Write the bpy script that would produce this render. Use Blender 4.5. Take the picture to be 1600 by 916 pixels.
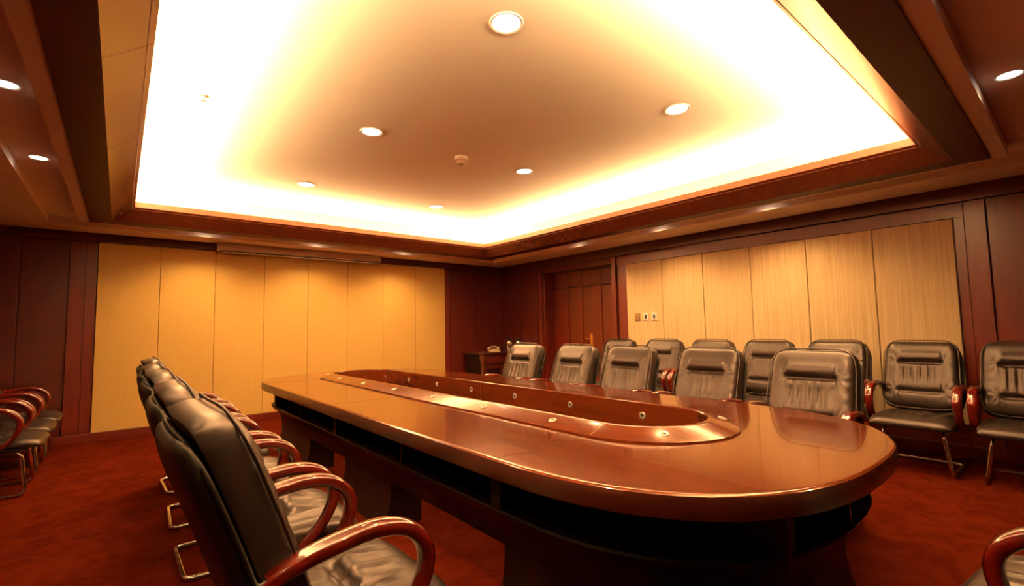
import bpy, bmesh, math, random
from mathutils import Vector, Matrix
random.seed(7)
PI = math.pi
S = bpy.context.scene
C = S.collection
for o in list(bpy.data.objects): bpy.data.objects.remove(o)

# ------------------------------------------------------------------ camera
CAM = Vector((-6.301, -7.947, 1.30))
yaw, pitch, roll = math.radians(39.5867), math.radians(4.2194), math.radians(-1.0647)
fw = Vector((math.sin(yaw)*math.cos(pitch), math.cos(yaw)*math.cos(pitch), math.sin(pitch)))
rt = Vector((math.cos(yaw), -math.sin(yaw), 0)); up = rt.cross(fw)
rt2 = math.cos(roll)*rt + math.sin(roll)*up; up2 = -math.sin(roll)*rt + math.cos(roll)*up
cd = bpy.data.cameras.new('camera'); cam = bpy.data.objects.new('camera', cd); C.objects.link(cam)
M = Matrix((rt2, up2, -fw)).transposed().to_4x4(); M.translation = CAM
cam.matrix_world = M
cd.sensor_width = 36.0; cd.lens = 741.27/1600*36.0; cd.clip_start = .05; cd.clip_end = 60
S.camera = cam
# ------------------------------------------------------------------ world, exposure
w = bpy.data.worlds.new('world'); S.world = w; w.use_nodes = True
w.node_tree.nodes['Background'].inputs[0].default_value = (1, .55, .3, 1)
w.node_tree.nodes['Background'].inputs[1].default_value = 0.0
S.view_settings.view_transform = 'Standard'; S.view_settings.look = 'None'
S.view_settings.gamma = 1; S.view_settings.use_curve_mapping = False
S.view_settings.exposure = 0.0
# light levels
WARM = (1.0, .60, .26)
SPOTC = (1.0, .57, .205)
COVE_W = 128.0         # per metre of cove, watts
COVE_TILT = 64.0        # degrees the tube light leans towards the room
TRAY_SPOT = 70.0
SIDE_SPOT = 82.0
LENS_E = 14.0

# ------------------------------------------------------------------ key sizes (metres)
WX, WY = -7.65, -10.2        # left wall, near wall (back wall y=0, right wall x=0)
TRAY = (-6.60, -1.03, -7.545, -.94)   # outer edge of the wooden tray frame: x0,x1,y0,y1
ZL = 2.58                    # lower ceiling
ZC = 2.97                    # raised ceiling

# ------------------------------------------------------------------ materials
def new_mat(name):
    m = bpy.data.materials.new(name); m.use_nodes = True
    return m, m.node_tree.nodes, m.node_tree.links, m.node_tree.nodes['Principled BSDF']
def plain(name, col, rough=.5, metal=0., spec=.5, coat=0., coat_r=.1):
    m, n, l, b = new_mat(name)
    b.inputs['Base Color'].default_value = (*col, 1); b.inputs['Roughness'].default_value = rough
    b.inputs['Metallic'].default_value = metal; b.inputs['Specular IOR Level'].default_value = spec
    b.inputs['Coat Weight'].default_value = coat; b.inputs['Coat Roughness'].default_value = coat_r
    return m
def emit(name, col, e):
    m, n, l, b = new_mat(name)
    b.inputs['Base Color'].default_value = (.8, .8, .8, 1)
    b.inputs['Emission Color'].default_value = (*col, 1); b.inputs['Emission Strength'].default_value = e
    return m
def wood(name, c1, c2, scale=(1, 1, 1), rough=.3, coat=.5, coat_r=.08, rot=(0, 0, 0), spec=.5, nscale=6.0, tint=(1, 1, 1)):
    m, n, l, b = new_mat(name)
    tc = n.new('ShaderNodeTexCoord'); mp = n.new('ShaderNodeMapping')
    mp.inputs['Scale'].default_value = scale
    m0 = n.new('ShaderNodeMapping'); m0.inputs['Rotation'].default_value = rot
    l.new(tc.outputs['Object'], m0.inputs['Vector']); l.new(m0.outputs[0], mp.inputs['Vector'])
    a = n.new('ShaderNodeTexNoise'); a.inputs['Scale'].default_value = nscale; a.inputs['Detail'].default_value = 6; a.inputs['Distortion'].default_value = .6
    l.new(mp.outputs[0], a.inputs['Vector'])
    a2 = n.new('ShaderNodeTexNoise'); a2.inputs['Scale'].default_value = nscale*.25; a2.inputs['Detail'].default_value = 2
    l.new(mp.outputs[0], a2.inputs['Vector'])
    mx = n.new('ShaderNodeMath'); mx.operation = 'MULTIPLY_ADD'; mx.inputs[1].default_value = .6
    l.new(a.outputs['Fac'], mx.inputs[0])
    ml = n.new('ShaderNodeMath'); ml.operation = 'MULTIPLY'; ml.inputs[1].default_value = .4
    l.new(a2.outputs['Fac'], ml.inputs[0]); l.new(ml.outputs[0], mx.inputs[2])
    cr = n.new('ShaderNodeValToRGB'); cr.color_ramp.elements[0].position = .36; cr.color_ramp.elements[1].position = .66
    cr.color_ramp.elements[0].color = (*c1, 1); cr.color_ramp.elements[1].color = (*c2, 1)
    l.new(mx.outputs[0], cr.inputs[0]); l.new(cr.outputs[0], b.inputs['Base Color'])
    b.inputs['Roughness'].default_value = rough; b.inputs['Specular IOR Level'].default_value = spec; b.inputs['Specular Tint'].default_value = (*tint, 1)
    b.inputs['Coat Weight'].default_value = coat; b.inputs['Coat Roughness'].default_value = coat_r
    return m
def fabric(name, c1, c2, stripes=False):
    m, n, l, b = new_mat(name)
    tc = n.new('ShaderNodeTexCoord'); mp = n.new('ShaderNodeMapping')
    mp.inputs['Scale'].default_value = (70, 70, 1.2) if stripes else (90, 90, 70)
    l.new(tc.outputs['Object'], mp.inputs['Vector'])
    a = n.new('ShaderNodeTexNoise'); a.inputs['Scale'].default_value = 1.0; a.inputs['Detail'].default_value = 4
    l.new(mp.outputs[0], a.inputs['Vector'])
    cr = n.new('ShaderNodeValToRGB'); cr.color_ramp.elements[0].position = .32; cr.color_ramp.elements[1].position = .68
    cr.color_ramp.elements[0].color = (*c1, 1); cr.color_ramp.elements[1].color = (*c2, 1)
    l.new(a.outputs['Fac'], cr.inputs[0]); l.new(cr.outputs[0], b.inputs['Base Color'])
    b.inputs['Roughness'].default_value = .75; b.inputs['Specular IOR Level'].default_value = .25
    bp = n.new('ShaderNodeBump'); bp.inputs['Strength'].default_value = .25; bp.inputs['Distance'].default_value = .004
    l.new(a.outputs['Fac'], bp.inputs['Height']); l.new(bp.outputs[0], b.inputs['Normal'])
    return m
def leather(name, c1, c2, spec=.62, rough=.38):
    m, n, l, b = new_mat(name)
    tc = n.new('ShaderNodeTexCoord')
    a = n.new('ShaderNodeTexNoise'); a.inputs['Scale'].default_value = 9; a.inputs['Detail'].default_value = 3
    v = n.new('ShaderNodeTexVoronoi'); v.inputs['Scale'].default_value = 260
    l.new(tc.outputs['Object'], a.inputs['Vector']); l.new(tc.outputs['Object'], v.inputs['Vector'])
    cr = n.new('ShaderNodeValToRGB'); cr.color_ramp.elements[0].color = (*c1, 1); cr.color_ramp.elements[1].color = (*c2, 1)
    l.new(a.outputs['Fac'], cr.inputs[0]); l.new(cr.outputs[0], b.inputs['Base Color'])
    b.inputs['Roughness'].default_value = rough; b.inputs['Specular IOR Level'].default_value = spec; b.inputs['Specular Tint'].default_value = (1, .84, .80, 1)
    bp = n.new('ShaderNodeBump'); bp.inputs['Strength'].default_value = .18; bp.inputs['Distance'].default_value = .001
    l.new(v.outputs['Distance'], bp.inputs['Height']); l.new(bp.outputs[0], b.inputs['Normal'])
    return m
def carpet_mat():
    m, n, l, b = new_mat('carpet')
    tc = n.new('ShaderNodeTexCoord')
    a = n.new('ShaderNodeTexNoise'); a.inputs['Scale'].default_value = 220; a.inputs['Detail'].default_value = 3
    c = n.new('ShaderNodeTexNoise'); c.inputs['Scale'].default_value = 5.5; c.inputs['Detail'].default_value = 5; c.inputs['Distortion'].default_value = 1.2
    l.new(tc.outputs['Object'], a.inputs['Vector']); l.new(tc.outputs['Object'], c.inputs['Vector'])
    cr = n.new('ShaderNodeValToRGB'); cr.color_ramp.elements[0].position = .38; cr.color_ramp.elements[1].position = .58
    cr.color_ramp.elements[0].color = (.066, .0078, .0026, 1); cr.color_ramp.elements[1].color = (.092, .0115, .0038, 1)
    l.new(c.outputs['Fac'], cr.inputs[0])
    mx = n.new('ShaderNodeMix'); mx.data_type = 'RGBA'; mx.blend_type = 'MULTIPLY'; mx.inputs['Factor'].default_value = .5
    l.new(cr.outputs[0], mx.inputs['A']); l.new(a.outputs['Fac'], mx.inputs['B']); l.new(mx.outputs['Result'], b.inputs['Base Color'])
    b.inputs['Roughness'].default_value = 1.0; b.inputs['Specular IOR Level'].default_value = 0.0
    b.inputs['Sheen Weight'].default_value = 0.0
    bp = n.new('ShaderNodeBump'); bp.inputs['Strength'].default_value = .6; bp.inputs['Distance'].default_value = .006
    l.new(a.outputs['Fac'], bp.inputs['Height']); l.new(bp.outputs[0], b.inputs['Normal'])
    return m
def ceiling_mat():
    m, n, l, b = new_mat('ceiling_paint')
    tc = n.new('ShaderNodeTexCoord'); a = n.new('ShaderNodeTexNoise'); a.inputs['Scale'].default_value = 1.4; a.inputs['Detail'].default_value = 2
    l.new(tc.outputs['Object'], a.inputs['Vector'])
    cr = n.new('ShaderNodeValToRGB'); cr.color_ramp.elements[0].color = (.82, .77, .68, 1); cr.color_ramp.elements[1].color = (.86, .81, .72, 1)
    l.new(a.outputs['Fac'], cr.inputs[0]); l.new(cr.outputs[0], b.inputs['Base Color'])
    b.inputs['Roughness'].default_value = .8; b.inputs['Specular IOR Level'].default_value = .2
    return m
MAT = dict(
    wall=wood('wall_veneer', (.060, .0036, .0012), (.098, .0066, .0021), (9, 9, .7), .42, .25, .22),
    wallB=wood('jamb_veneer', (.092, .0064, .0019), (.135, .0105, .0033), (8, 8, .6), .4, .25, .2),
    diag=wood('diagonal_veneer', (.046, .0029, .0010), (.090, .0060, .0020), (1, 1, 9), .42, .25, .22, (0, math.radians(38), 0)),
    band=wood('band_veneer_shaded', (.060, .0085, .0042), (.085, .013, .0062), (5, 5, 1), .45, .0, .25, spec=.25),  # tray veneer darkened: shade on the downward face is painted into the colour
    lip=wood('lip_veneer_lit', (.24, .075, .040), (.30, .10, .055), (5, 5, 1), .3, .4, .2),  # same tray veneer, lightened so its colour carries the strong light on the lip
    frame=wood('tray_veneer', (.105, .027, .012), (.14, .038, .018), (5, 5, 1), .24, .9, .12),
    table=wood('table_veneer', (.120, .0215, .0045), (.180, .034, .0068), (5, .7, 5), .16, .38, .03, spec=.55, tint=(1, .74, .5)),
    tedge=wood('table_edge', (.050, .0085, .0026), (.075, .013, .004), (2, 2, 6), .35, .45, .15),
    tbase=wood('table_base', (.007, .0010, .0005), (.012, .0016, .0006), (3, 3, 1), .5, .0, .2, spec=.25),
    ring=wood('ring_veneer', (.105, .019, .005), (.15, .028, .0075), (4, .8, 4), .22, .35, .09, spec=.5, tint=(1, .72, .48)),
    arm=wood('arm_wood', (.105, .0052, .0018), (.15, .0085, .003), (3, 3, 3), .22, 1.0, .05),
    door=wood('door_veneer', (.085, .0050, .0014), (.13, .0088, .0026), (10, 10, .6), .38, .35, .15),
    gold=fabric('gold_fabric', (.66, .43, .125), (.82, .56, .18)),
    cream=fabric('cream_fabric', (.68, .50, .28), (.84, .66, .40), True),
    ceil=ceiling_mat(), carpet=carpet_mat(),
    lower=plain('lower_ceiling_paint', (.74, .60, .53), .55, spec=.35),
    leather=leather('black_leather', (.012, .0075, .0062), (.024, .015, .0125)),
    leatherd=leather('dark_leather', (.009, .0078, .007), (.015, .013, .0115), .25, .42),
    chrome=plain('chrome', (.82, .80, .78), .09, 1.0),
    black=plain('black_plastic', (.012, .011, .010), .4),
    dark=plain('dark_void', (.01, .006, .004), .8),
    white=plain('white_plastic', (.88, .86, .80), .4),
    ivory=plain('ivory_plastic', (.62, .50, .34), .35),
    brownp=plain('brown_plate', (.34, .20, .10), .4, .3),
    brass=plain('brass', (.62, .40, .16), .28, 1.0),
    silver=plain('silver', (.75, .72, .68), .25, .9),
    socket=plain('socket_metal', (.85, .82, .78), .3, .5),
    screen=plain('screen_housing', (.50, .40, .32), .4),
    lens=emit('lamp_lens', (1, .86, .66), LENS_E),
    tube=emit('cove_tube', WARM, 6.0),
)
# ------------------------------------------------------------------ mesh helpers
def obj(name, bm, mat, parent=None, smooth=None, kind=None):
    me = bpy.data.meshes.new(name); bmesh.ops.recalc_face_normals(bm, faces=bm.faces[:]); bm.to_mesh(me); bm.free()
    me.materials.append(mat)
    if smooth is not None:
        for p in me.polygons: p.use_smooth = True
        if smooth < 180:
            try: me.set_sharp_from_angle(angle=math.radians(smooth))
            except Exception: pass
    o = bpy.data.objects.new(name, me); C.objects.link(o)
    if parent: o.parent = parent
    if kind: o['kind'] = kind
    return o
def thing(name, label, cat, loc=(0, 0, 0), rz=0., group=None):
    o = bpy.data.objects.new(name, None); C.objects.link(o); o.empty_display_size = .1
    o.location = loc; o.rotation_euler = (0, 0, rz); o['label'] = label; o['category'] = cat
    if group: o['group'] = group
    return o
def tag(o, label, cat, group=None):
    o['label'] = label; o['category'] = cat
    if group: o['group'] = group
    return o
def bx(bm, x0, x1, y0, y1, z0, z1, bev=0.):
    r = bmesh.ops.create_cube(bm, size=1)
    for v in r['verts']:
        v.co = Vector((x0+(v.co.x+.5)*(x1-x0), y0+(v.co.y+.5)*(y1-y0), z0+(v.co.z+.5)*(z1-z0)))
    if bev > 0:
        es = list({e for v in r['verts'] for e in v.link_edges})
        bmesh.ops.bevel(bm, geom=es, offset=bev, segments=2, profile=.5, affect='EDGES')
    return bm
def box(*a, **k): return bx(bmesh.new(), *a, **k)
def loft(bm, rings, close_ring=True, cap=False, close_all=False):
    vr = [[bm.verts.new(p) for p in r] for r in rings]
    n = len(rings[0]); m = len(rings)
    for i in range(m if close_all else m-1):
        a, b = vr[i], vr[(i+1) % m]
        for j in range(n if close_ring else n-1):
            bm.faces.new((a[j], a[(j+1) % n], b[(j+1) % n], b[j]))
    if cap and close_ring:
        bm.faces.new(vr[0][::-1]); bm.faces.new(vr[-1])
    return bm
def lathe(bm, prof, loc=(0, 0, 0), n=32, axis='z'):
    rings = []
    for r, z in prof:
        rr = []
        for i in range(n):
            a = 2*PI*i/n; x, y = r*math.cos(a), r*math.sin(a)
            p = (x, y, z) if axis == 'z' else ((z, x, y) if axis == 'x' else (x, z, y))
            rr.append((p[0]+loc[0], p[1]+loc[1], p[2]+loc[2]))
        rings.append(rr)
    return loft(bm, rings, cap=True)
def catmull(pts, n=8, closed=False):
    P = [Vector(p) for p in pts]; out = []; m = len(P)
    for i in range(m if closed else m-1):
        if closed: p0, p1, p2, p3 = P[(i-1) % m], P[i], P[(i+1) % m], P[(i+2) % m]
        else: p0, p1, p2, p3 = P[max(i-1, 0)], P[i], P[i+1], P[min(i+2, m-1)]
        for k in range(n):
            t = k/n
            out.append(.5*((2*p1)+(-p0+p2)*t+(2*p0-5*p1+4*p2-p3)*t*t+(-p0+3*p1-3*p2+p3)*t**3))
    if not closed: out.append(P[-1])
    return out
def fillet(pts, r, n=6, closed=False):
    P = [Vector(p) for p in pts]; out = []; m = len(P)
    for i in range(m):
        if not closed and i in (0, m-1): out.append(P[i]); continue
        a, b, c = P[i-1], P[i], P[(i+1) % m]
        u = (a-b); v = (c-b); d = min(r, u.length*.49, v.length*.49); u.normalize(); v.normalize()
        s, e = b+u*d, b+v*d
        for k in range(n+1):
            t = k/n; out.append((1-t)**2*s+2*t*(1-t)*b+t*t*e)
    return out
def tube(bm, pts, r, n=10, closed=False, sx=1., sy=1., up=None, cap=True, taper=None):
    P = [Vector(p) for p in pts]; m = len(P); rings = []; prev = None
    for i in range(m):
        if closed: t = (P[(i+1) % m]-P[i-1])
        else: t = P[min(i+1, m-1)]-P[max(i-1, 0)]
        t.normalize()
        if up is not None: u = Vector(up); u = (u-t*u.dot(t)).normalized()
        elif prev is None:
            u = Vector((0, 0, 1)) if abs(t.z) < .9 else Vector((1, 0, 0)); u = (u-t*u.dot(t)).normalized()
        else: u = (prev-t*prev.dot(t)).normalized()
        prev = u; v = t.cross(u); k = taper(i/(m-1)) if taper else 1.
        ring = []
        for j in range(n):
            a = 2*PI*j/n; ca, sa = math.cos(a), math.sin(a)
            if sx != 1 or sy != 1:   # rounded rectangle section
                ca = math.copysign(abs(ca)**.7, ca); sa = math.copysign(abs(sa)**.7, sa)
            ring.append(P[i]+u*(r*sx*k*ca)+v*(r*sy*k*sa))
        rings.append(ring)
    return loft(bm, rings, cap=cap and not closed, close_all=closed)
def rect_ring(bm, prof, rect):
    """mitred moulding round a rectangle; prof = [(outward offset, z)]"""
    x0, x1, y0, y1 = rect; rings = []
    for s, z in prof:
        rings.append([(x0-s, y0-s, z), (x1+s, y0-s, z), (x1+s, y1+s, z), (x0-s, y1+s, z)])
    return loft(bm, rings)
def copy_tree(o, parent=None):
    c = o.copy(); C.objects.link(c)
    if parent: c.parent = parent
    for ch in kids[o]: copy_tree2(ch, c)
    return c
kids = {}
def copy_tree2(o, parent):
    c = o.copy(); C.objects.link(c); c.parent = parent
    for ch in kids.get(o, []): copy_tree2(ch, c)
def index_kids(root):
    kids[root] = list(root.children)
    for c in root.children: index_kids(c)

# ================================================================== ROOM SHELL
obj('floor', box(WX-.1, .45, WY-.1, .12, -.06, 0), MAT['carpet'], kind='structure')
# back wall (y=0) : side with gold fabric
obj('wall_back', box(WX-.1, .12, 0, .12, 0, 3.2), MAT['wall'], kind='structure')
obj('wall_left', box(WX-.12, WX, WY-.1, .12, 0, 3.2), MAT['wall'], kind='structure')
obj('wall_near', box(WX-.1, .45, WY-.12, WY, 0, 3.2), MAT['wall'], kind='structure')
# right wall with door recess y -2.97..-1.28
DY0, DY1, DZ, DD = -2.97, -1.28, 2.37, .26
bm = bmesh.new()
bx(bm, 0, .45, WY-.1, DY0, 0, 3.2); bx(bm, 0, .45, DY1, .12, 0, 3.2); bx(bm, 0, .45, DY0, DY1, DZ, 3.2); bx(bm, DD+.05, .45, DY0, DY1, 0, DZ)
obj('wall_right', bm, MAT['wall'], kind='structure')
# diagonal veneer field left of the gold panels, with seams and jambs
bm = bmesh.new()
for x0, x1 in ((-7.63, -7.235), (-7.225, -6.81)): bx(bm, x0, x1, -.012, .001, .12, 2.46, .003)
obj('trim_1', bm, MAT['diag'], kind='structure')
bm = bmesh.new(); bx(bm, -6.80, -6.655, -.030, .001, .0, 2.48, .004); bx(bm, -6.65, -6.541, -.022, .001, 0, 2.48, .003)
bx(bm, -1.445, -1.34, -.022, .001, 0, 2.48, .003)
obj('trim_2', bm, MAT['wallB'], kind='structure')
bm = bmesh.new()
for x0, x1 in ((-1.33, -.69), (-.68, -.03)): bx(bm, x0, x1, -.012, .001, .12, 2.46, .003)
obj('trim_3', bm, MAT['wall'], kind='structure')
# gold fabric panels, eight bays
bm = bmesh.new(); wv = (6.5385-1.455)/8
for i in range(8):
    bx(bm, -6.5385+i*wv+.002, -6.5385+(i+1)*wv-.002, -.045, .001, .105, 2.478, .006)
obj('trim_4', bm, MAT['gold'], kind='structure')
# cream fabric panels on right wall, six bays
bm = bmesh.new(); wb = .6504
for j in range(6):
    bx(bm, -.045, .001, -3.265-(j+1)*wb+.004, -3.265-j*wb-.004, .30, 2.29, .007)
obj('trim_5', bm, MAT['cream'], kind='structure')
# frame round cream panels
bm = bmesh.new()
bx(bm, -.022, .001, -7.245, -3.06, 2.296, 2.44, .003)
bx(bm, -.022, .001, -7.245, -7.172, 0, 2.296, .003)
bx(bm, -.022, .001, -3.26, -3.09, 0, 2.296, .003)
bx(bm, -.018, .001, -7.17, -3.262, .0, .295, .003)
obj('trim_6', bm, MAT['wallB'], kind='structure')
bm = bmesh.new(); bx(bm, -.05, .001, -7.40, -7.25, 0, 2.44, .005); bx(bm, -.03, .001, -8.4, -7.406, 0, 2.44, .004); bx(bm, -.03, .001, -9.6, -8.406, 0, 2.44, .004)
obj('trim_7', bm, MAT['wallB'], kind='structure')
# door surround
bm = bmesh.new()
bx(bm, -.05, .02, DY1, DY1+.085, 0, DZ, .006); bx(bm, -.05, .02, DY0-.085, DY0, 0, DZ+.07, .006)
bx(bm, .0, DD+.05, DY1-.03, DY1+.0, 0, DZ, .002); bx(bm, 0, DD+.05, DY0, DY0+.03, 0, DZ, .002)
bx(bm, 0, DD+.05, DY0, DY1, DZ-.03, DZ, .002)
obj('trim_8', bm, MAT['wallB'], kind='structure')
# pilaster + panels left of the door
bm = bmesh.new(); bx(bm, -.014, .001, -1.12, -.62, .12, 2.40, .003); bx(bm, -.014, .001, -.61, -.03, .12, 2.40, .003)
obj('trim_9', bm, MAT['wall'], kind='structure')
# cornices (dark top band)
bm = bmesh.new(); bx(bm, WX, 0, -.05, .001, 2.485, 2.90, .004)
obj('trim_10', bm, MAT['wall'], kind='structure')
bm = bmesh.new(); bx(bm, -.06, .001, WY, -.051, 2.445, 2.90, .004)
obj('trim_11', bm, MAT['wall'], kind='structure')
# skirtings
obj('baseboard_back', box(WX, -.02, -.055, .001, 0, .103, .004), MAT['wallB'], kind='structure')
obj('baseboard_left', box(WX-.001, WX+.03, WY, -.06, 0, .103, .004), MAT['wallB'], kind='structure')
bm = bmesh.new(); bx(bm, -.055, .001, WY+.01, DY0-.09, 0, .103, .004); bx(bm, -.055, .001, DY1+.09, -.06, 0, .103, .004)
obj('baseboard_right', bm, MAT['wallB'], kind='structure')
# door leaf in the recess
d = obj('door_1', box(DD, DD+.045, DY0+.03, DY1-.03, .005, 2.03, .003), MAT['door'], kind='structure')
bm = bmesh.new(); bx(bm, DD-.008, DD+.04, DY0+.03, DY1-.03, 2.045, DZ-.03, .003)
obj('transom_panel', bm, MAT['door'], d)
bm = bmesh.new()
for y in (-1.675, -2.03, -2.49):
    bx(bm, DD-.02, DD+.001, y-.022, y+.022, .02, DZ-.035, .004)
obj('moulding', bm, MAT['wallB'], d)
bm = bmesh.new(); bx(bm, DD-.012, DD+.001, -2.27, -2.215, .93, 1.17, .004)
hp = obj('handle_plate', bm, MAT['brass'], d)
bm = bmesh.new(); tube(bm, fillet([(DD-.01, -2.243, 1.08), (DD-.055, -2.243, 1.08), (DD-.055, -2.13, 1.08)], .02), .010)
obj('lever', bm, MAT['brass'], hp, smooth=60)

# ================================================================== CEILING
x0, x1, y0, y1 = TRAY
def grow(r, s): return (r[0]-s, r[1]+s, r[2]-s, r[3]+s)
# raised ceiling with rounded slab above tray and cove
obj('ceiling', box(x0-.2, x1+.2, y0-.2, y1+.2, ZC, ZC+.05), MAT['ceil'], kind='structure')
# lower ceiling with the recessed lamp channel
bm = bmesh.new()
rect_ring(bm, [(.0, ZL+.002), (.09, ZL), (.09, ZL+.085), (.36, ZL+.085), (.36, ZL)], TRAY)
R2 = grow(TRAY, .36); a0, a1, b0, b1 = R2; o0, o1, p0, p1 = WX+.02, -.13, WY+.02, -.13
inner = [(a0, b0), (a1, b0), (a1, b1), (a0, b1)]; outer = [(o0, p0), (o1, p0), (o1, p1), (o0, p1)]
loft(bm, [[(x, y, ZL) for x, y in inner], [(x, y, ZL) for x, y in outer], [(x, y, ZL+.12) for x, y in outer]])
bmesh.ops.remove_doubles(bm, verts=bm.verts[:], dist=.0005)
obj('ceiling', bm, MAT['lower'], kind='structure').name = 'ceiling_lower'
# roof over the gap at the walls so no light leaks
obj('ceiling_cap', box(WX-.1, .45, WY-.1, .12, 3.05, 3.2), MAT['dark'], kind='structure')
# wooden tray frame: bottom band, slope, lip
bm = bmesh.new()
rect_ring(bm, [(0, ZL+.05), (0, 2.567), (-.195, 2.567)], TRAY)
obj('trim_14', bm, MAT['band'], kind='structure')
bm = bmesh.new()
rect_ring(bm, [(-.195, 2.567), (-.385, 2.712)], TRAY)
fr = obj('trim_12', bm, MAT['frame'], kind='structure')
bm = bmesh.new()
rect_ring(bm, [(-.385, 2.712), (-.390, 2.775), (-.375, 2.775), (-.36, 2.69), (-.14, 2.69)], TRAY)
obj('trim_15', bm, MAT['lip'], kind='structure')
# thin joints in the frame veneer are dark inlay strips
bm = bmesh.new()
for y in (-2.35, -3.75, -5.15, -6.55):
    for sx, xe in ((1, x0), (-1, x1)):
        pts = [(xe+sx*0, 2.5655), (xe+sx*.195, 2.5655), (xe+sx*.386, 2.7105), (xe+sx*.391, 2.775)]
        for (xa, za), (xb, zb) in zip(pts[:-1], pts[1:]):
            v = [bm.verts.new(c) for c in ((xa, y-.0015, za), (xb, y-.0015, zb), (xb, y+.0015, zb), (xa, y+.0015, za))]; bm.faces.new(v)
for x in (-5.5, -4.4, -3.3, -2.2):
    for sy, ye in ((1, y0), (-1, y1)):
        pts = [(ye, 2.5655), (ye+sy*.195, 2.5655), (ye+sy*.386, 2.7105), (ye+sy*.391, 2.775)]
        for (ya, za), (yb, zb) in zip(pts[:-1], pts[1:]):
            v = [bm.verts.new(c) for c in ((x-.0015, ya, za), (x-.0015, yb, zb), (x+.0015, yb, zb), (x+.0015, ya, za))]; bm.faces.new(v)
obj('veneer_joint', bm, MAT['wall'], fr, kind=None)
# cove trough back wall (white), closes the cove
bm = bmesh.new(); rect_ring(bm, [(-.14, 2.69), (-.14, ZC+.01)], TRAY)
obj('trim_13', bm, MAT['ceil'], kind='structure')

def area(name, loc, size, rot, power, col=WARM):
    l = bpy.data.lights.new(name, 'AREA'); l.shape = 'RECTANGLE'; l.size, l.size_y = size; l.energy = power; l.color = col
    o = bpy.data.objects.new(name, l); C.objects.link(o); o.location = loc; o.rotation_euler = rot
    return o
Lx = (x1-x0)-.6; Ly = (y1-y0)-.6; cx, cy = (x0+x1)/2, (y0+y1)/2; zt = 2.735; inn = .25
# fluorescent tubes lying in the cove: real glowing tubes (each its own lamp), area lamps carry their light up
def cove(name, c, L, alongx, label):
    bm = bmesh.new()
    n = 4; seg = L/n
    for k in range(n):
        a = -L/2+k*seg+.02; b = a+seg-.04
        if alongx: tube(bm, [(a, 0, 0), (b, 0, 0)], .013, 10)
        else: tube(bm, [(0, a, 0), (0, b, 0)], .013, 10)
    o = tag(obj(name, bm, MAT['tube'], smooth=60), label, 'cove light'); o.location = (c[0], c[1], zt-.025)
    toward = Vector((cx-c[0], cy-c[1], 0)).normalized(); t_ = math.radians(COVE_TILT)
    d = toward*math.sin(t_)+Vector((0, 0, 1))*math.cos(t_); ax = Vector((1, 0, 0)) if alongx else Vector((0, 1, 0)); zz = -d; yy = zz.cross(ax)
    l = area('lamp', (0, 0, .03), (L, .06), Matrix((ax, yy, zz)).transposed().to_euler(), COVE_W*L)
    l.parent = o
    return o
cove('cove_light', (cx, y1-inn), Lx, True, 'warm tube lighting hidden in the ceiling cove above the gold fabric wall')
cove('cove_light', (cx, y0+inn), Lx, True, 'warm tube lighting hidden in the ceiling cove side nearest the camera')
cove('cove_light', (x0+inn, cy), Ly, False, 'warm tube lighting hidden in the left side of the ceiling cove')
cove('cove_light', (x1-inn, cy), Ly, False, 'warm tube lighting hidden in the ceiling cove along the cream panelled wall side')

# ------------------------------------------------------------------ downlights
def downlight_mesh(r):
    bm = bmesh.new()
    lathe(bm, [(r*.80, .004), (r*.82, -.004), (r*.96, -.007), (r, -.003), (r, .004)], n=40)
    b2 = bmesh.new(); lathe(b2, [(.001, .0), (r*.5, -.001), (r*.79, -.0005), (r*.79, .003), (.001, .003)], n=40)
    return bm, b2
dl_protos = {}
def downlight(x, y, z, r, power, label, group, cone=138):
    if r not in dl_protos:
        a, b = downlight_mesh(r)
        t = thing('ceiling_downlight', label, 'ceiling light', (x, y, z), 0, group)
        ra = obj('trim_ring', a, MAT['white'], t, smooth=50); rb = obj('lamp_lens', b, MAT['lens'], t, smooth=50)
        dl_protos[r] = (ra, rb)
    else:
        t = thing('ceiling_downlight', label, 'ceiling light', (x, y, z), 0, group)
        for p in dl_protos[r]:
            c = p.copy(); C.objects.link(c); c.parent = t
    l = bpy.data.lights.new('lamp', 'SPOT'); l.energy = power; l.spot_size = math.radians(cone); l.spot_blend = .75
    l.shadow_soft_size = r*.6; l.color = SPOTC
    o = bpy.data.objects.new('lamp', l); C.objects.link(o); o.parent = t; o.location = (0, 0, -.015)
    return t
g = 'downlights in the raised ceiling'
rowname = {-6.03: 'nearest the camera', -4.22: 'in the middle', -2.40: 'nearest the gold wall'}
for x, side in ((-4.72, 'left'), (-3.02, 'right')):
    for y in rowname:
        downlight(x, y, ZC, .095, TRAY_SPOT, f'round downlight in the raised ceiling, {side} row, {rowname[y]}', g, 120)
g = 'downlights in the channel round the tray'
zc = ZL+.085
for i, y in enumerate((-2.94, -4.32, -5.70, -7.1)):
    downlight(-6.82, y, zc, .062, SIDE_SPOT*.40, 'round downlight in the left ceiling channel, ' + ('nearest the gold wall', 'second from the gold wall', 'third from the gold wall', 'last before the near corner')[i], g)
for i, y in enumerate((-2.85, -4.33, -5.73)):
    downlight(-.81, y, zc, .062, SIDE_SPOT*1.25, 'round downlight in the right ceiling channel, ' + ('above the door end of the cream panels', 'above the middle of the cream panels', 'above the near end of the cream panels')[i], g)
for i, x in enumerate((-5.47, -4.04, -2.61)):
    downlight(x, -.72, zc, .062, SIDE_SPOT, 'round downlight in the back ceiling channel, ' + ('left of the projection screen housing middle', 'above the middle of the screen housing', 'right of the projection screen housing')[i], g)
for i, x in enumerate((-5.4, -3.95, -2.5)):
    downlight(x, -7.76, zc, .062, SIDE_SPOT*.6, 'round downlight in the near ceiling channel, ' + ('leftmost', 'middle', 'rightmost, at the right photo edge')[i], g)
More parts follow.
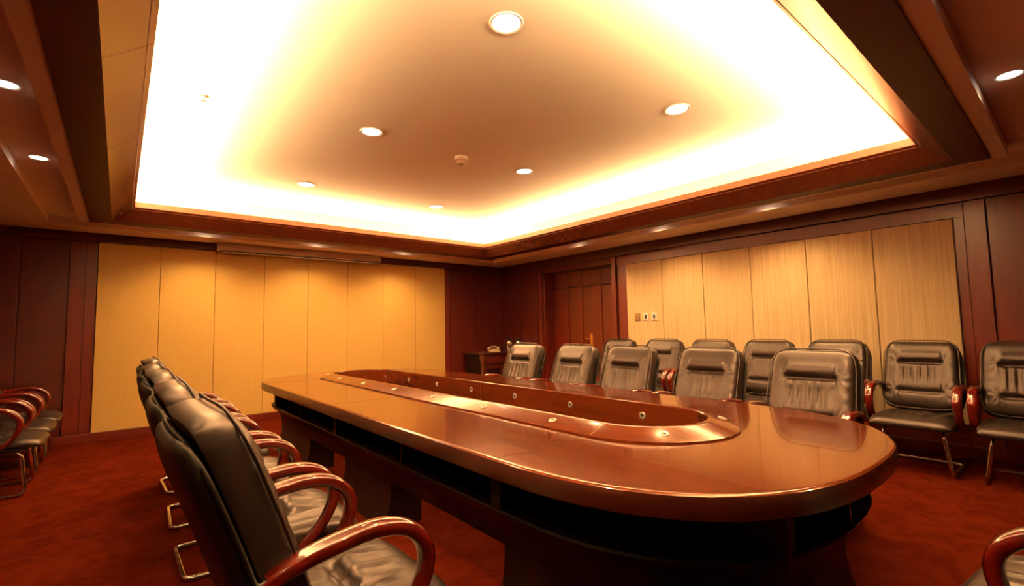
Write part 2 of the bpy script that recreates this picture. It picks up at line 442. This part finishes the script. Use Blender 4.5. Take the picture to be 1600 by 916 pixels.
# smoke detector and sprinkler
t = thing('smoke_detector', 'cream round smoke detector in the middle of the raised ceiling', 'detector', (-3.79, -4.17, ZC))
bm = bmesh.new(); lathe(bm, [(.066, 0), (.067, -.026), (.060, -.036), (.044, -.038)], n=32); obj('base', bm, MAT['white'], t, smooth=40)
bm = bmesh.new(); lathe(bm, [(.042, -.036), (.042, -.064), (.036, -.071), (.012, -.073)], n=24)
for k in range(8):
    a = k*PI/4; bx(bm, .034*math.cos(a)-.005, .034*math.cos(a)+.005, .034*math.sin(a)-.005, .034*math.sin(a)+.005, -.060, -.038)
obj('sensor', bm, MAT['white'], t, smooth=40)
bm = bmesh.new(); lathe(bm, [(.014, -.071), (.015, -.078), (.004, -.079)], n=16); obj('indicator', bm, MAT['brownp'], t, smooth=40)
t = thing('fire_sprinkler', 'small white sprinkler head in the bright left part of the raised ceiling', 'sprinkler', (-5.9, -4.1, ZC))
bm = bmesh.new(); lathe(bm, [(.032, 0), (.032, -.004), (.012, -.008), (.010, -.025)], n=24); obj('escutcheon', bm, MAT['silver'], t, smooth=40)
bm = bmesh.new(); lathe(bm, [(.004, -.024), (.004, -.036), (.018, -.037), (.018, -.039)], n=20); obj('deflector', bm, MAT['silver'], t, smooth=40)

# ------------------------------------------------------------------ projection screen housing
t = thing('projection_screen', 'long beige retracted projection screen housing hung above the gold fabric wall', 'projector screen', (-4.06, -.20, 2.50))
bm = bmesh.new(); bx(bm, -1.20, 1.19, -.055, .055, -.025, .078, .012); obj('housing', bm, MAT['screen'], t)
obj('slot', box(-1.18, 1.18, -.035, .035, -.034, -.022), MAT['black'], t)
bm = bmesh.new(); tube(bm, [(-1.17, 0, -.042), (1.17, 0, -.042)], .012, 12); obj('bottom_bar', bm, MAT['silver'], t, smooth=60)
bm = bmesh.new(); tube(bm, [(.03*math.cos(a*PI/8), 0, -.068+.018*math.sin(a*PI/8)) for a in range(16)], .0035, 6, closed=True); obj('pull_ring', bm, MAT['silver'], t, smooth=60)
bm = bmesh.new(); bx(bm, -1.215, -1.20, -.058, .058, -.03, .08, .004); obj('end_cap', bm, MAT['ivory'], t)
obj('end_cap', box(1.19, 1.205, -.058, .058, -.03, .08, .004), MAT['ivory'], t)

# ------------------------------------------------------------------ wall switches
def switch(y, mat, label, slots):
    t = thing('wall_switch', label, 'switch', (-.045, y, 1.437), 0, 'switch plates on the cream panels')
    obj('plate', box(-.011, .0005, -.047, .047, -.062, .062, .004), mat, t)
    if slots: obj('rocker', box(-.016, -.009, -.017, .017, -.038, .030, .003), MAT['black'], t)
    else:
        bm = bmesh.new(); bx(bm, -.015, -.009, -.032, .032, .004, .042, .003); bx(bm, -.015, -.009, -.032, .032, -.044, -.006, .003); obj('rocker', bm, MAT['brownp'], t)
switch(-3.46, MAT['brownp'], 'brown metal switch plate on the cream panel, nearest the door', False)
switch(-3.615, MAT['white'], 'white switch plate with dark rocker, between the brown plate and another white one', True)
switch(-3.765, MAT['white'], 'white switch plate with dark rocker, furthest from the door', True)

# ================================================================== CONFERENCE TABLE
TX, THW, TE = -4.04, 1.055, 1.07     # centre, half width, end depth
YS0, YS1 = -6.34, -2.36
def outline(off, n=28, ex=2.55, hw=THW, e=TE, ys0=YS0, ys1=YS1):
    """closed stadium outline inset by off; counter clockwise"""
    hw, e = hw-off, e-off; pts = []
    for k in range(n+1):
        a = PI+PI*k/n; c, s = math.cos(a), math.sin(a)
        pts.append((TX+hw*math.copysign(abs(c)**(2/ex), c), ys0+e*math.copysign(abs(s)**(2/ex), s)))
    for k in range(1, 8): pts.append((TX+hw, ys0+(ys1-ys0)*k/8))
    for k in range(n+1):
        a = PI*k/n; c, s = math.cos(a), math.sin(a)
        pts.append((TX+hw*math.copysign(abs(c)**(2/ex), c), ys1+e*.82*math.copysign(abs(s)**(2/ex), s)))
    for k in range(1, 8): pts.append((TX-hw, ys1+(ys0-ys1)*k/8))
    return pts
def ringo(hw, e, n=28): # inner ring outline with the same count
    return outline(0, n, 2.0, hw, e)
def lay(pts, z): return [(x, y, z) for x, y in pts]
table = thing('conference_table', 'long oval polished wooden conference table with a raised ring round its open centre', 'table', (0, 0, 0))
IH, IE = .325, .33        # hole
OH, OE = .475, .49        # outer of raised ring
# top
bm = bmesh.new()
prof = [(.018, .672), (.004, .680), (0, .70), (0, .742), (.0045, .7545), (.014, .7600)]
bm2 = bmesh.new(); loft(bm2, [lay(outline(o), z) for o, z in prof[:-1]]); rings = [lay(outline(o), z) for o, z in (prof[0], prof[-2], prof[-1])]
rings += [lay(outline(.0155), .7602), lay(outline(.03), .7602), lay(ringo(OH+.02, OE+.02), .7602), lay(ringo(OH-.02, OE-.02), .7602)]
rings = [lay(ringo(OH-.02, OE-.02), .672)] + rings
loft(bm, rings, close_all=True)
top = obj('tabletop', bm, MAT['table'], table, smooth=35)
obj('edge_band', bm2, MAT['tedge'], table, smooth=40)
# thin cross joints in the top
for y in (YS0, YS1, -4.34):
    for sx in (-1, 1):
        xa, xb = TX+sx*OH, TX+sx*(THW-.006)
        obj('top_joint', box(min(xa, xb), max(xa, xb), y-.0015, y+.0015, .7598, .7607), MAT['tbase'], top)
# raised ring
bm = bmesh.new()
loft(bm, [lay(ringo(OH, OE), .7605), lay(ringo(OH, OE), .768), lay(ringo(OH-.006, OE-.006), .772), lay(ringo(IH+.035, IE+.035), .808), lay(ringo(IH+.028, IE+.028), .811),
          lay(ringo(IH+.004, IE+.004), .811), lay(ringo(IH, IE), .806), lay(ringo(IH, IE), .60), lay(ringo(IH+.02, IE+.02), .60), lay(ringo(IH+.02, IE+.02), .755)], close_all=True)
rg = obj('raised_ring', bm, MAT['ring'], table, smooth=30)
for y in (-4.34, YS0-.02):
    for sx in (-1, 1):
        bm = bmesh.new()
        pr = [(OH-.004, .7728), (IH+.033, .8088), (IH+.028, .8114), (IH+.004, .8114), (IH-.0004, .806), (IH-.0004, .61)]
        loft(bm, [[(TX+sx*a, y-.0012, z), (TX+sx*a, y+.0012, z)] for a, z in pr], close_ring=False)
        obj('ring_joint', bm, MAT['brass'], rg)
# grommets
def grommet_pair(pos, rot):
    bm = bmesh.new(); lathe(bm, [(.009, .001), (.011, .004), (.020, .005), (.023, .002), (.023, -.002)], n=20)
    a = obj('microphone_socket', bm, MAT['socket'], table, smooth=40)
    bm = bmesh.new(); lathe(bm, [(.001, .0015), (.009, .0015), (.009, -.002)], n=16)
    b = obj('socket_hole', bm, MAT['black'], a, smooth=40)
    a.location = pos; a.rotation_euler = rot
    return a, b
slope_a = math.atan2(.036, OH-.006-IH-.035)
ga = None
rad = (OH-.006+IH+.035)/2
def place(pos, rot):
    global ga
    if ga is None: ga = grommet_pair(pos, rot); return
    c = ga[0].copy(); C.objects.link(c); c.location = pos; c.rotation_euler = rot
    d = ga[1].copy(); C.objects.link(d); d.parent = c
ys = (-2.76, -3.42, -4.09, -4.75, -5.40, -6.04)
for y in ys:
    place((TX-rad, y, .7915), (0, -slope_a, 0)); place((TX+rad, y, .7915), (0, slope_a, 0))
for yc, sg in ((YS0, -1), (YS1, 1)):
    for ang in (35, 145) if sg > 0 else (48, 132):
        a = math.radians(ang)*sg
        n = Vector((math.cos(a)*math.sin(slope_a), math.sin(a)*math.sin(slope_a), math.cos(slope_a)))
        place((TX+rad*math.cos(a), yc+rad*math.sin(a)*(1 if sg < 0 else .84), .7915), n.to_track_quat('Z', 'Y').to_euler())
for y in (-2.30, -2.93, -3.56, -4.19, -4.83, -5.47, -6.10):
    place((TX+IH-.001, y, .728), (0, -PI/2, 0)); place((TX-IH+.001, y, .728), (0, PI/2, 0))
# base: open shelf band under the top, carcass, curved pedestals
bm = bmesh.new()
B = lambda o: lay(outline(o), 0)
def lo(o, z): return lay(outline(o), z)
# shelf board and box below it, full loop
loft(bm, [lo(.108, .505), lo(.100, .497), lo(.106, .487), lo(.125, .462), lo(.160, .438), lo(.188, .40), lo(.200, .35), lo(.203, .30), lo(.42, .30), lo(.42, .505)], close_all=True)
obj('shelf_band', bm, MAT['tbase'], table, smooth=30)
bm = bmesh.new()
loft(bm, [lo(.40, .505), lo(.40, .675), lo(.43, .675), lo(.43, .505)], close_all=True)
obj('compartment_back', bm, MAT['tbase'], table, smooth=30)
# vertical dividers between the open compartments, then brackets
def divider(y, sx, wd):
    bm = bmesh.new()
    xo, xi = TX+sx*(THW-.105), TX+sx*(THW-.41)
    bx(bm, min(xo, xi), max(xo, xi), y-wd, y+wd, .500, .674, .002)
    obj('divider', bm, MAT['tbase'], table)
for sx in (-1, 1):
    for y in (YS1+.02, -4.17, YS0+.12): divider(y, sx, .035)
    for y in (-3.25, -5.3): divider(y, sx, .009)
for yy, s in ((YS0, -1), (YS1, .82)):
    for xx in (-.45, .45):
        yo = yy+s*.905
        bm = bmesh.new(); ya, yb = sorted((yo, yo-math.copysign(.28, s)))
        bx(bm, TX+xx-.035, TX+xx+.035, ya, yb, .32 if (s < 0 and xx < 0) else .50, .674, .003); obj('post', bm, MAT['tbase'], table)
    yo = yy+s*.955
    ya, yb = sorted((yo, yo-math.copysign(.28, s)))
    obj('divider', box(TX-.01, TX+.01, ya, yb, .50, .674, .002), MAT['tbase'], table)
# pedestals: profile = inset from the table edge against height
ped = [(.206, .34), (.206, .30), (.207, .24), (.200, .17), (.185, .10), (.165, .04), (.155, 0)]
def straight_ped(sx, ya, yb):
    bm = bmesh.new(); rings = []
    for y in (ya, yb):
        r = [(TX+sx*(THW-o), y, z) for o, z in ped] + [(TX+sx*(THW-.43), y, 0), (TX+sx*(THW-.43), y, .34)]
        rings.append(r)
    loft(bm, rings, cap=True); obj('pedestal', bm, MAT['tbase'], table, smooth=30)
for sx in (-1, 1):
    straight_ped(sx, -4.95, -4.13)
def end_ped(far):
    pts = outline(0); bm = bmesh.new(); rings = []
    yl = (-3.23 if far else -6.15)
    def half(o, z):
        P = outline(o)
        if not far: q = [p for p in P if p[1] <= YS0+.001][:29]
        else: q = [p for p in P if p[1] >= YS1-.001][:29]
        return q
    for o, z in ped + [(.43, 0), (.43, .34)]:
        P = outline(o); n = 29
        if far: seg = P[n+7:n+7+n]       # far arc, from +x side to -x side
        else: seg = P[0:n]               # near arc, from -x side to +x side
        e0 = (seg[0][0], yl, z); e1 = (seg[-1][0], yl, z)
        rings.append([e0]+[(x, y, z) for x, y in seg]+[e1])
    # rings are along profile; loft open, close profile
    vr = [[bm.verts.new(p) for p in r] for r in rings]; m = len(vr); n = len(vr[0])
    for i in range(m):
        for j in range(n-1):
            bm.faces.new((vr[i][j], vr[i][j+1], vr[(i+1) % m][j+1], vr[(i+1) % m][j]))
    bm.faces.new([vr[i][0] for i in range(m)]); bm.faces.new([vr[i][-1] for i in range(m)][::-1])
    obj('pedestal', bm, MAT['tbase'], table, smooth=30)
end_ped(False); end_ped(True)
# ================================================================== ARMCHAIR
def axis(n, dense=1.7):
    out = []
    for i in range(n+1):
        s = -1+2*i/n; out.append(math.copysign(1-(1-abs(s))**dense, s))
    return out
def pillow(w, h, t, disp, nx=44, ny=52, p=5, corner=.07, tb=None, edge=.5, wf=None):
    """closed cushion in local a (width), b (height), c (out); c=0 is the mid seam"""
    us, vs = axis(nx, 1.5), axis(ny, 1.5); bm = bmesh.new(); F, Bk = [], []
    for v in vs:
        fr, bk = [], []
        for u in us:
            a = w/2*u*(1-corner*abs(v)**8); b = h/2*v*(1-corner*abs(u)**8)
            if wf: a *= wf(v)
            k = max(0., (1-abs(u)**p)*(1-abs(v)**p))**edge
            on = abs(u) > .9999 or abs(v) > .9999
            c = t*k + (disp(u, v)*min(1, k*1.5) if not on else 0)
            f = bm.verts.new((a, b, 0 if on else c)); fr.append(f)
            bk.append(f if on else bm.verts.new((a, b, -(tb or 0)*k)))
        F.append(fr); Bk.append(bk)
    for j in range(len(vs)-1):
        for i in range(len(us)-1):
            bm.faces.new((F[j][i], F[j][i+1], F[j+1][i+1], F[j+1][i]))
            q = (Bk[j][i], Bk[j+1][i], Bk[j+1][i+1], Bk[j][i+1])
            if len(set(q)) == 4 and not all(a is b for a, b in zip(q, (F[j][i], F[j+1][i], F[j+1][i+1], F[j][i+1]))):
                bm.faces.new(q)
    return bm
def gs(x, s): return math.exp(-(x/s)**2)
def sst(e0, e1, x):
    t = max(0, min(1, (x-e0)/(e1-e0))); return t*t*(3-2*t)
def crease(u, v, vc, hw, dep, sharp=.045):
    m = 1-sst(hw*.75, hw, abs(u))
    d = -dep*gs(v-vc+.02, sharp)*m + dep*.35*gs(v-vc-.17, .13)*m + dep*.12*gs(v-vc+.16, .1)*m
    # folds running out from both ends
    for s in (-1, 1):
        du, dv = u-s*hw*.92, v-vc; r = math.hypot(du, dv)
        if du*s > -.12:
            an = math.atan2(dv, du*s); d += .0034*math.cos(an*9)*gs(r-.15, .11)
    return d
def back_disp(u, v):
    d = crease(u, v, .34, .66, .040)
    fold = sum(math.sin(u*f+ph)*a for f, ph, a in ((27, .4, .5), (41, 1.9, .4), (58, .3, .25)))
    d += .0075*fold*gs(v+.03, .28)*(1-sst(.35, .62, abs(u)))*(1 if v < .3 else 0)
    d += crease(u, v, -.52, .66, .022, .05)
    d += .002*math.sin(v*26+u*3)*sst(.6, .95, abs(u))
    return d
def seat_disp(u, v):
    d = crease(u, v, .05, .45, .036, .06)
    fold = sum(math.sin(u*f+v*2.5*math.sin(u*3)+ph)*a for f, ph, a in ((21, .9, .5), (37, .2, .4), (60, 1.3, .25)))
    d += .0105*fold*(gs(v-.35, .3)+gs(v+.35, .25))*(1-sst(.55, .95, abs(u)))
    return d
def curve_back(bm, th, org):
    """a,b,c -> chair space; a->y, b up the reclined back, c-> forward"""
    for v in bm.verts:
        a, b, c = v.co; b0 = b
        bend = -.10*(b0/.33)**2*.12 - .05*(a/.28)**2*(-.25)
        x = org[0] - b*math.sin(th) + (c+bend)*math.cos(th); z = org[2] + b*math.cos(th) + (c+bend)*math.sin(th)
        v.co = Vector((x, -a, z))
def make_chair():
    t = thing('leather_armchair', 'x', 'chair')
    th = math.radians(20)
    # back cushion (front), seam at c=0
    bm = pillow(.55, .65, .122, back_disp, nx=84, ny=64, p=9, corner=.085, tb=.004, edge=.30, wf=lambda v: 1-.03*v); curve_back(bm, th, (-.180, 0, .775))
    bc = obj('backrest', bm, MAT['leather'], t, smooth=180)
    # rear shell
    bm = pillow(.57, .60, .004, lambda u, v: 0, nx=28, ny=30, corner=.075, tb=.055, edge=.36, wf=lambda v: 1-.03*v); curve_back(bm, th, (-.192, 0, .759))
    sh = obj('back_shell', bm, MAT['leatherd'], t, smooth=180)
    # piping round the shell
    P = []
    N = 72
    for k in range(N):
        a = 2*PI*k/N; c, s = math.cos(a), math.sin(a); e = 2/7
        u = math.copysign(abs(c)**e, c); v = math.copysign(abs(s)**e, s)
        P.append(Vector((.286*u*(1-.03*v)*(1-.075*abs(v)**8), .301*v*(1-.075*abs(u)**8), .0)))
    b2 = bmesh.new(); tube(b2, P, .0075, 8, closed=True); curve_back(b2, th, (-.192, 0, .759))
    obj('piping', b2, MAT['leatherd'], sh, smooth=180)
    P2 = [Vector((p.x/.286*.275, p.y/.301*.326, .092)) for p in P]
    b2 = bmesh.new(); tube(b2, P2, .005, 8, closed=True); curve_back(b2, th, (-.180, 0, .775))
    obj('piping', b2, MAT['leather'], bc, smooth=180)
    # seat cushion
    bm = pillow(.57, .60, .064, seat_disp, nx=56, ny=56, corner=.06, tb=.030, edge=.36, wf=lambda v: 1+.02*v)
    for v in bm.verts:
        a, b, c = v.co; v.co = Vector((.176+b, -a, .415+c-.024*max(0, (b-.14)/.19)**2))
    obj('seat', bm, MAT['leather'], t, smooth=180)
    bm = pillow(.53, .53, .008, lambda u, v: 0, nx=10, ny=10, corner=.08, tb=.03, edge=.4)
    for v in bm.verts:
        a, b, c = v.co; v.co = Vector((.142+b, -a, .384+c))
    obj('seat_pan', bm, MAT['black'], t, smooth=180)
    # arms
    for s in (-1, 1):
        y = s*.300
        path = catmull([(-.125, y-s*.006, .660), (-.07, y-s*.002, .685), (.02, y, .708), (.16, y, .722), (.265, y, .700), (.330, y, .635), (.335, y, .555), (.295, y, .475), (.225, y, .405), (.175, y-s*.005, .362)], 7)
        b3 = bmesh.new(); tube(b3, path, .5, 14, sx=.058, sy=.040, up=(0, 1, 0), taper=lambda q: 1.0+.25*math.sin(PI*min(1, q*1.3)) if q < .77 else 1.0)
        arm = obj('armrest', b3, MAT['arm'], t, smooth=60)
        b4 = bmesh.new(); tube(b4, [(-.178, y-s*.010, .634), (-.155, y-s*.008, .645), (-.115, y-s*.006, .664)], .5, 14, sx=.056, sy=.044, up=(0, 1, 0))
        tube(b4, [(-.192, y-s*.035, .624), (-.172, y-s*.012, .638)], .012, 10)
        obj('bracket', b4, MAT['chrome'], arm, smooth=50)
        b4 = bmesh.new(); tube(b4, [(.185, y-s*.004, .372), (.15, y-s*.012, .348), (.125, y-s*.05, .345), (.12, y-s*.10, .352)], .5, 12, sx=.050, sy=.036, up=(0, 1, .2))
        obj('ferrule', b4, MAT['chrome'], arm, smooth=50)
    # cantilever tube
    pts = [(-.03, .20, .352), (.34, .20, .352), (.385, .25, .0145), (-.12, .25, .0145)]
    pts = pts + [(x, -y, z) for x, y, z in pts[::-1]]
    bm = bmesh.new(); tube(bm, fillet(pts, .055, 6), .0145, 12)
    fr = obj('cantilever_frame', bm, MAT['chrome'], t, smooth=180)
    bm = bmesh.new(); tube(bm, [(-.02, -.20, .352), (-.02, .20, .352)], .012, 10); tube(bm, [(.12, -.25, .352), (.12, .25, .352)], .012, 10)
    obj('cross_bar', bm, MAT['chrome'], t, smooth=60)
    return t
chair = make_chair(); index_kids(chair); first = [True]
def put_chair(x, y, rz, label, group):
    c = chair if first[0] else copy_tree(chair)
    first[0] = False
    c.location = (x, y, 0); c.rotation_euler = (0, 0, rz); c['label'] = label
    if group: c['group'] = group
    return c
R = math.radians
g1 = 'leather armchairs along the left side of the table'
for (y, a, dx), w_ in zip(((-6.28, 1.5, 0), (-5.46, -1, .0), (-4.60, 1, .0), (-3.74, -2, .01), (-2.86, 2, .03)),
                      ('nearest the camera', 'second from the camera', 'third from the camera', 'fourth from the camera', 'furthest from the camera, nearest the gold wall')):
    put_chair(-5.88+dx, y, R(a), f'black leather armchair left of the table, {w_}', g1)
g2 = 'leather armchairs along the right side of the table'
for (y, a, dx), w_ in zip(((-6.67, 181, 0), (-5.89, 179, 0), (-5.08, 180.5, 0), (-4.36, 178, .0), (-3.50, 181, .02)),
                      ('nearest the camera', 'second from the camera', 'in the middle of its row', 'fourth from the camera', 'furthest from the camera')):
    put_chair(-2.64+dx, y, R(a), f'leather armchair on the far side of the table, {w_}', g2)
g3 = 'leather armchairs against the cream panelled wall'
for i, (y, w_) in enumerate(zip((-7.60, -6.915, -6.235, -5.54, -4.855, -4.155, -3.38),
        ('cut by the right photo edge', 'second from the right edge', 'third from the right edge', 'fourth from the right edge', 'fifth from the right edge', 'sixth from the right edge', 'furthest away, beside the door'))):
    put_chair(-.62, y, R(180+(.8, -.6, .5, -1, .6, 1, -.5)[i]), f'leather armchair against the cream panelled wall, {w_}', g3)
g4 = 'leather armchairs at the left edge of the photo'
for (y, w_) in ((-.62, 'furthest away'), (-1.32, 'middle of the three'), (-2.05, 'nearest the camera')):
    put_chair(-7.24, y, 0, f'dark leather armchair against the left wall, {w_}', g4)
put_chair(-4.09, -8.10, R(83), 'dark leather armchair at the near table end, in the lower right corner', None)

# ================================================================== CORNER CABINET, PHONE, FLASKS
t = thing('side_cabinet', 'dark wooden side cabinet in the back right corner holding a telephone', 'cabinet', (-.60, -.36, 0))
obj('carcass', box(-.40, .52, -.28, .29, .06, .80, .004), MAT['tbase'], t)
obj('top', box(-.45, .555, -.32, .30, .80, .84, .008), MAT['tedge'], t)
obj('plinth', box(-.38, .50, -.26, .28, 0, .06), MAT['tbase'], t)
for x in (-.43, .49):
    bm = bmesh.new(); pr = [(.030, 0), (.022, .03), (.022, .64), (.032, .70), (.036, .76), (.030, .80)]
    loft(bm, [[(x+.02-h, -.30-h+.02, z), (x+.02+h, -.30-h+.02, z), (x+.02+h, -.30+h+.02, z), (x+.02-h, -.30+h+.02, z)] for h, z in pr], cap=True)
    obj('corner_post', bm, MAT['frame'], t)
for x in (-.365, .065):
    dd = obj('door', box(x, x+.41, -.298, -.279, .09, .60, .004), MAT['wall'], t)
    obj('panel', box(x+.05, x+.36, -.303, -.296, .15, .54, .003), MAT['tbase'], dd)
    dw = obj('drawer', box(x, x+.41, -.298, -.279, .62, .78, .004), MAT['wall'], t)
    bm = bmesh.new(); lathe(bm, [(.004, 0), (.004, -.012), (.011, -.016), (.010, -.026), (.002, -.028)], (x+.205, -.298, .70), 14, axis='y'); obj('knob', bm, MAT['brass'], dw, smooth=50)
# telephone
t = thing('telephone', 'cream desk telephone with its handset across the top on the corner cabinet', 'telephone', (-.575, -.42, .84), R(-25))
bm = bmesh.new()
v = []
loft(bm, [[(-.10, -.085, 0), (.10, -.085, 0), (.10, .085, 0), (-.10, .085, 0)], [(-.10, -.085, .018), (.10, -.085, .018), (.10, .085, .045), (-.10, .085, .045)], [(-.09, -.075, .024), (.09, -.075, .024), (.09, .075, .05), (-.09, .075, .05)]], cap=True)
obj('body', bm, MAT['ivory'], t)
bm = bmesh.new(); tube(bm, catmull([(-.115, .03, .062), (-.095, .03, .078), (0, .03, .098), (.095, .03, .078), (.115, .03, .062)], 6), .5, 12, sx=.045, sy=.028, up=(0, 1, 0))
lathe(bm, [(.027, .048), (.029, .058), (.022, .075)], (-.098, .03, 0), 16); lathe(bm, [(.027, .048), (.029, .058), (.022, .075)], (.098, .03, 0), 16)
hs = obj('handset', bm, MAT['ivory'], t, smooth=50)
bm = bmesh.new()
for i in range(3):
    for j in range(4): bx(bm, -.028+i*.022, -.013+i*.022, -.068+j*.019, -.056+j*.019, .02+j*.003, .034+j*.003, .002)
obj('keypad', bm, MAT['white'], t)
bm = bmesh.new(); tube(bm, catmull([(.10, .03, .05), (.128, -.01, .03), (.12, -.07, .008), (.09, -.09, .006)], 8), .004, 8); obj('cord', bm, MAT['ivory'], t, smooth=60)
# flasks
def flask(x, y, label, hrot):
    t = thing('vacuum_flask', label, 'flask', (x, y, .84), hrot, 'steel flasks on the corner cabinet')
    bm = bmesh.new(); lathe(bm, [(.058, 0), (.062, .006), (.062, .17), (.056, .19), (.045, .205)], n=32); obj('body', bm, MAT['chrome'], t, smooth=40)
    bm = bmesh.new(); lathe(bm, [(.046, .203), (.048, .215), (.048, .245), (.03, .26), (.01, .262)], n=28)
    bx(bm, -.085, -.04, -.012, .012, .225, .238, .003); obj('lid', bm, MAT['black'], t, smooth=40)
    bm = bmesh.new(); tube(bm, fillet([(.05, 0, .215), (.11, 0, .215), (.11, 0, .05), (.058, 0, .05)], .03), .5, 10, sx=.026, sy=.016, up=(0, 1, 0)); obj('handle', bm, MAT['black'], t, smooth=50)
flask(-.245, -.50, 'shiny steel flask with a black lid, left of two, behind the furthest table chair', R(150))
flask(-.09, -.60, 'shiny steel flask with a black lid, right of two, next to the door wall', R(-30))
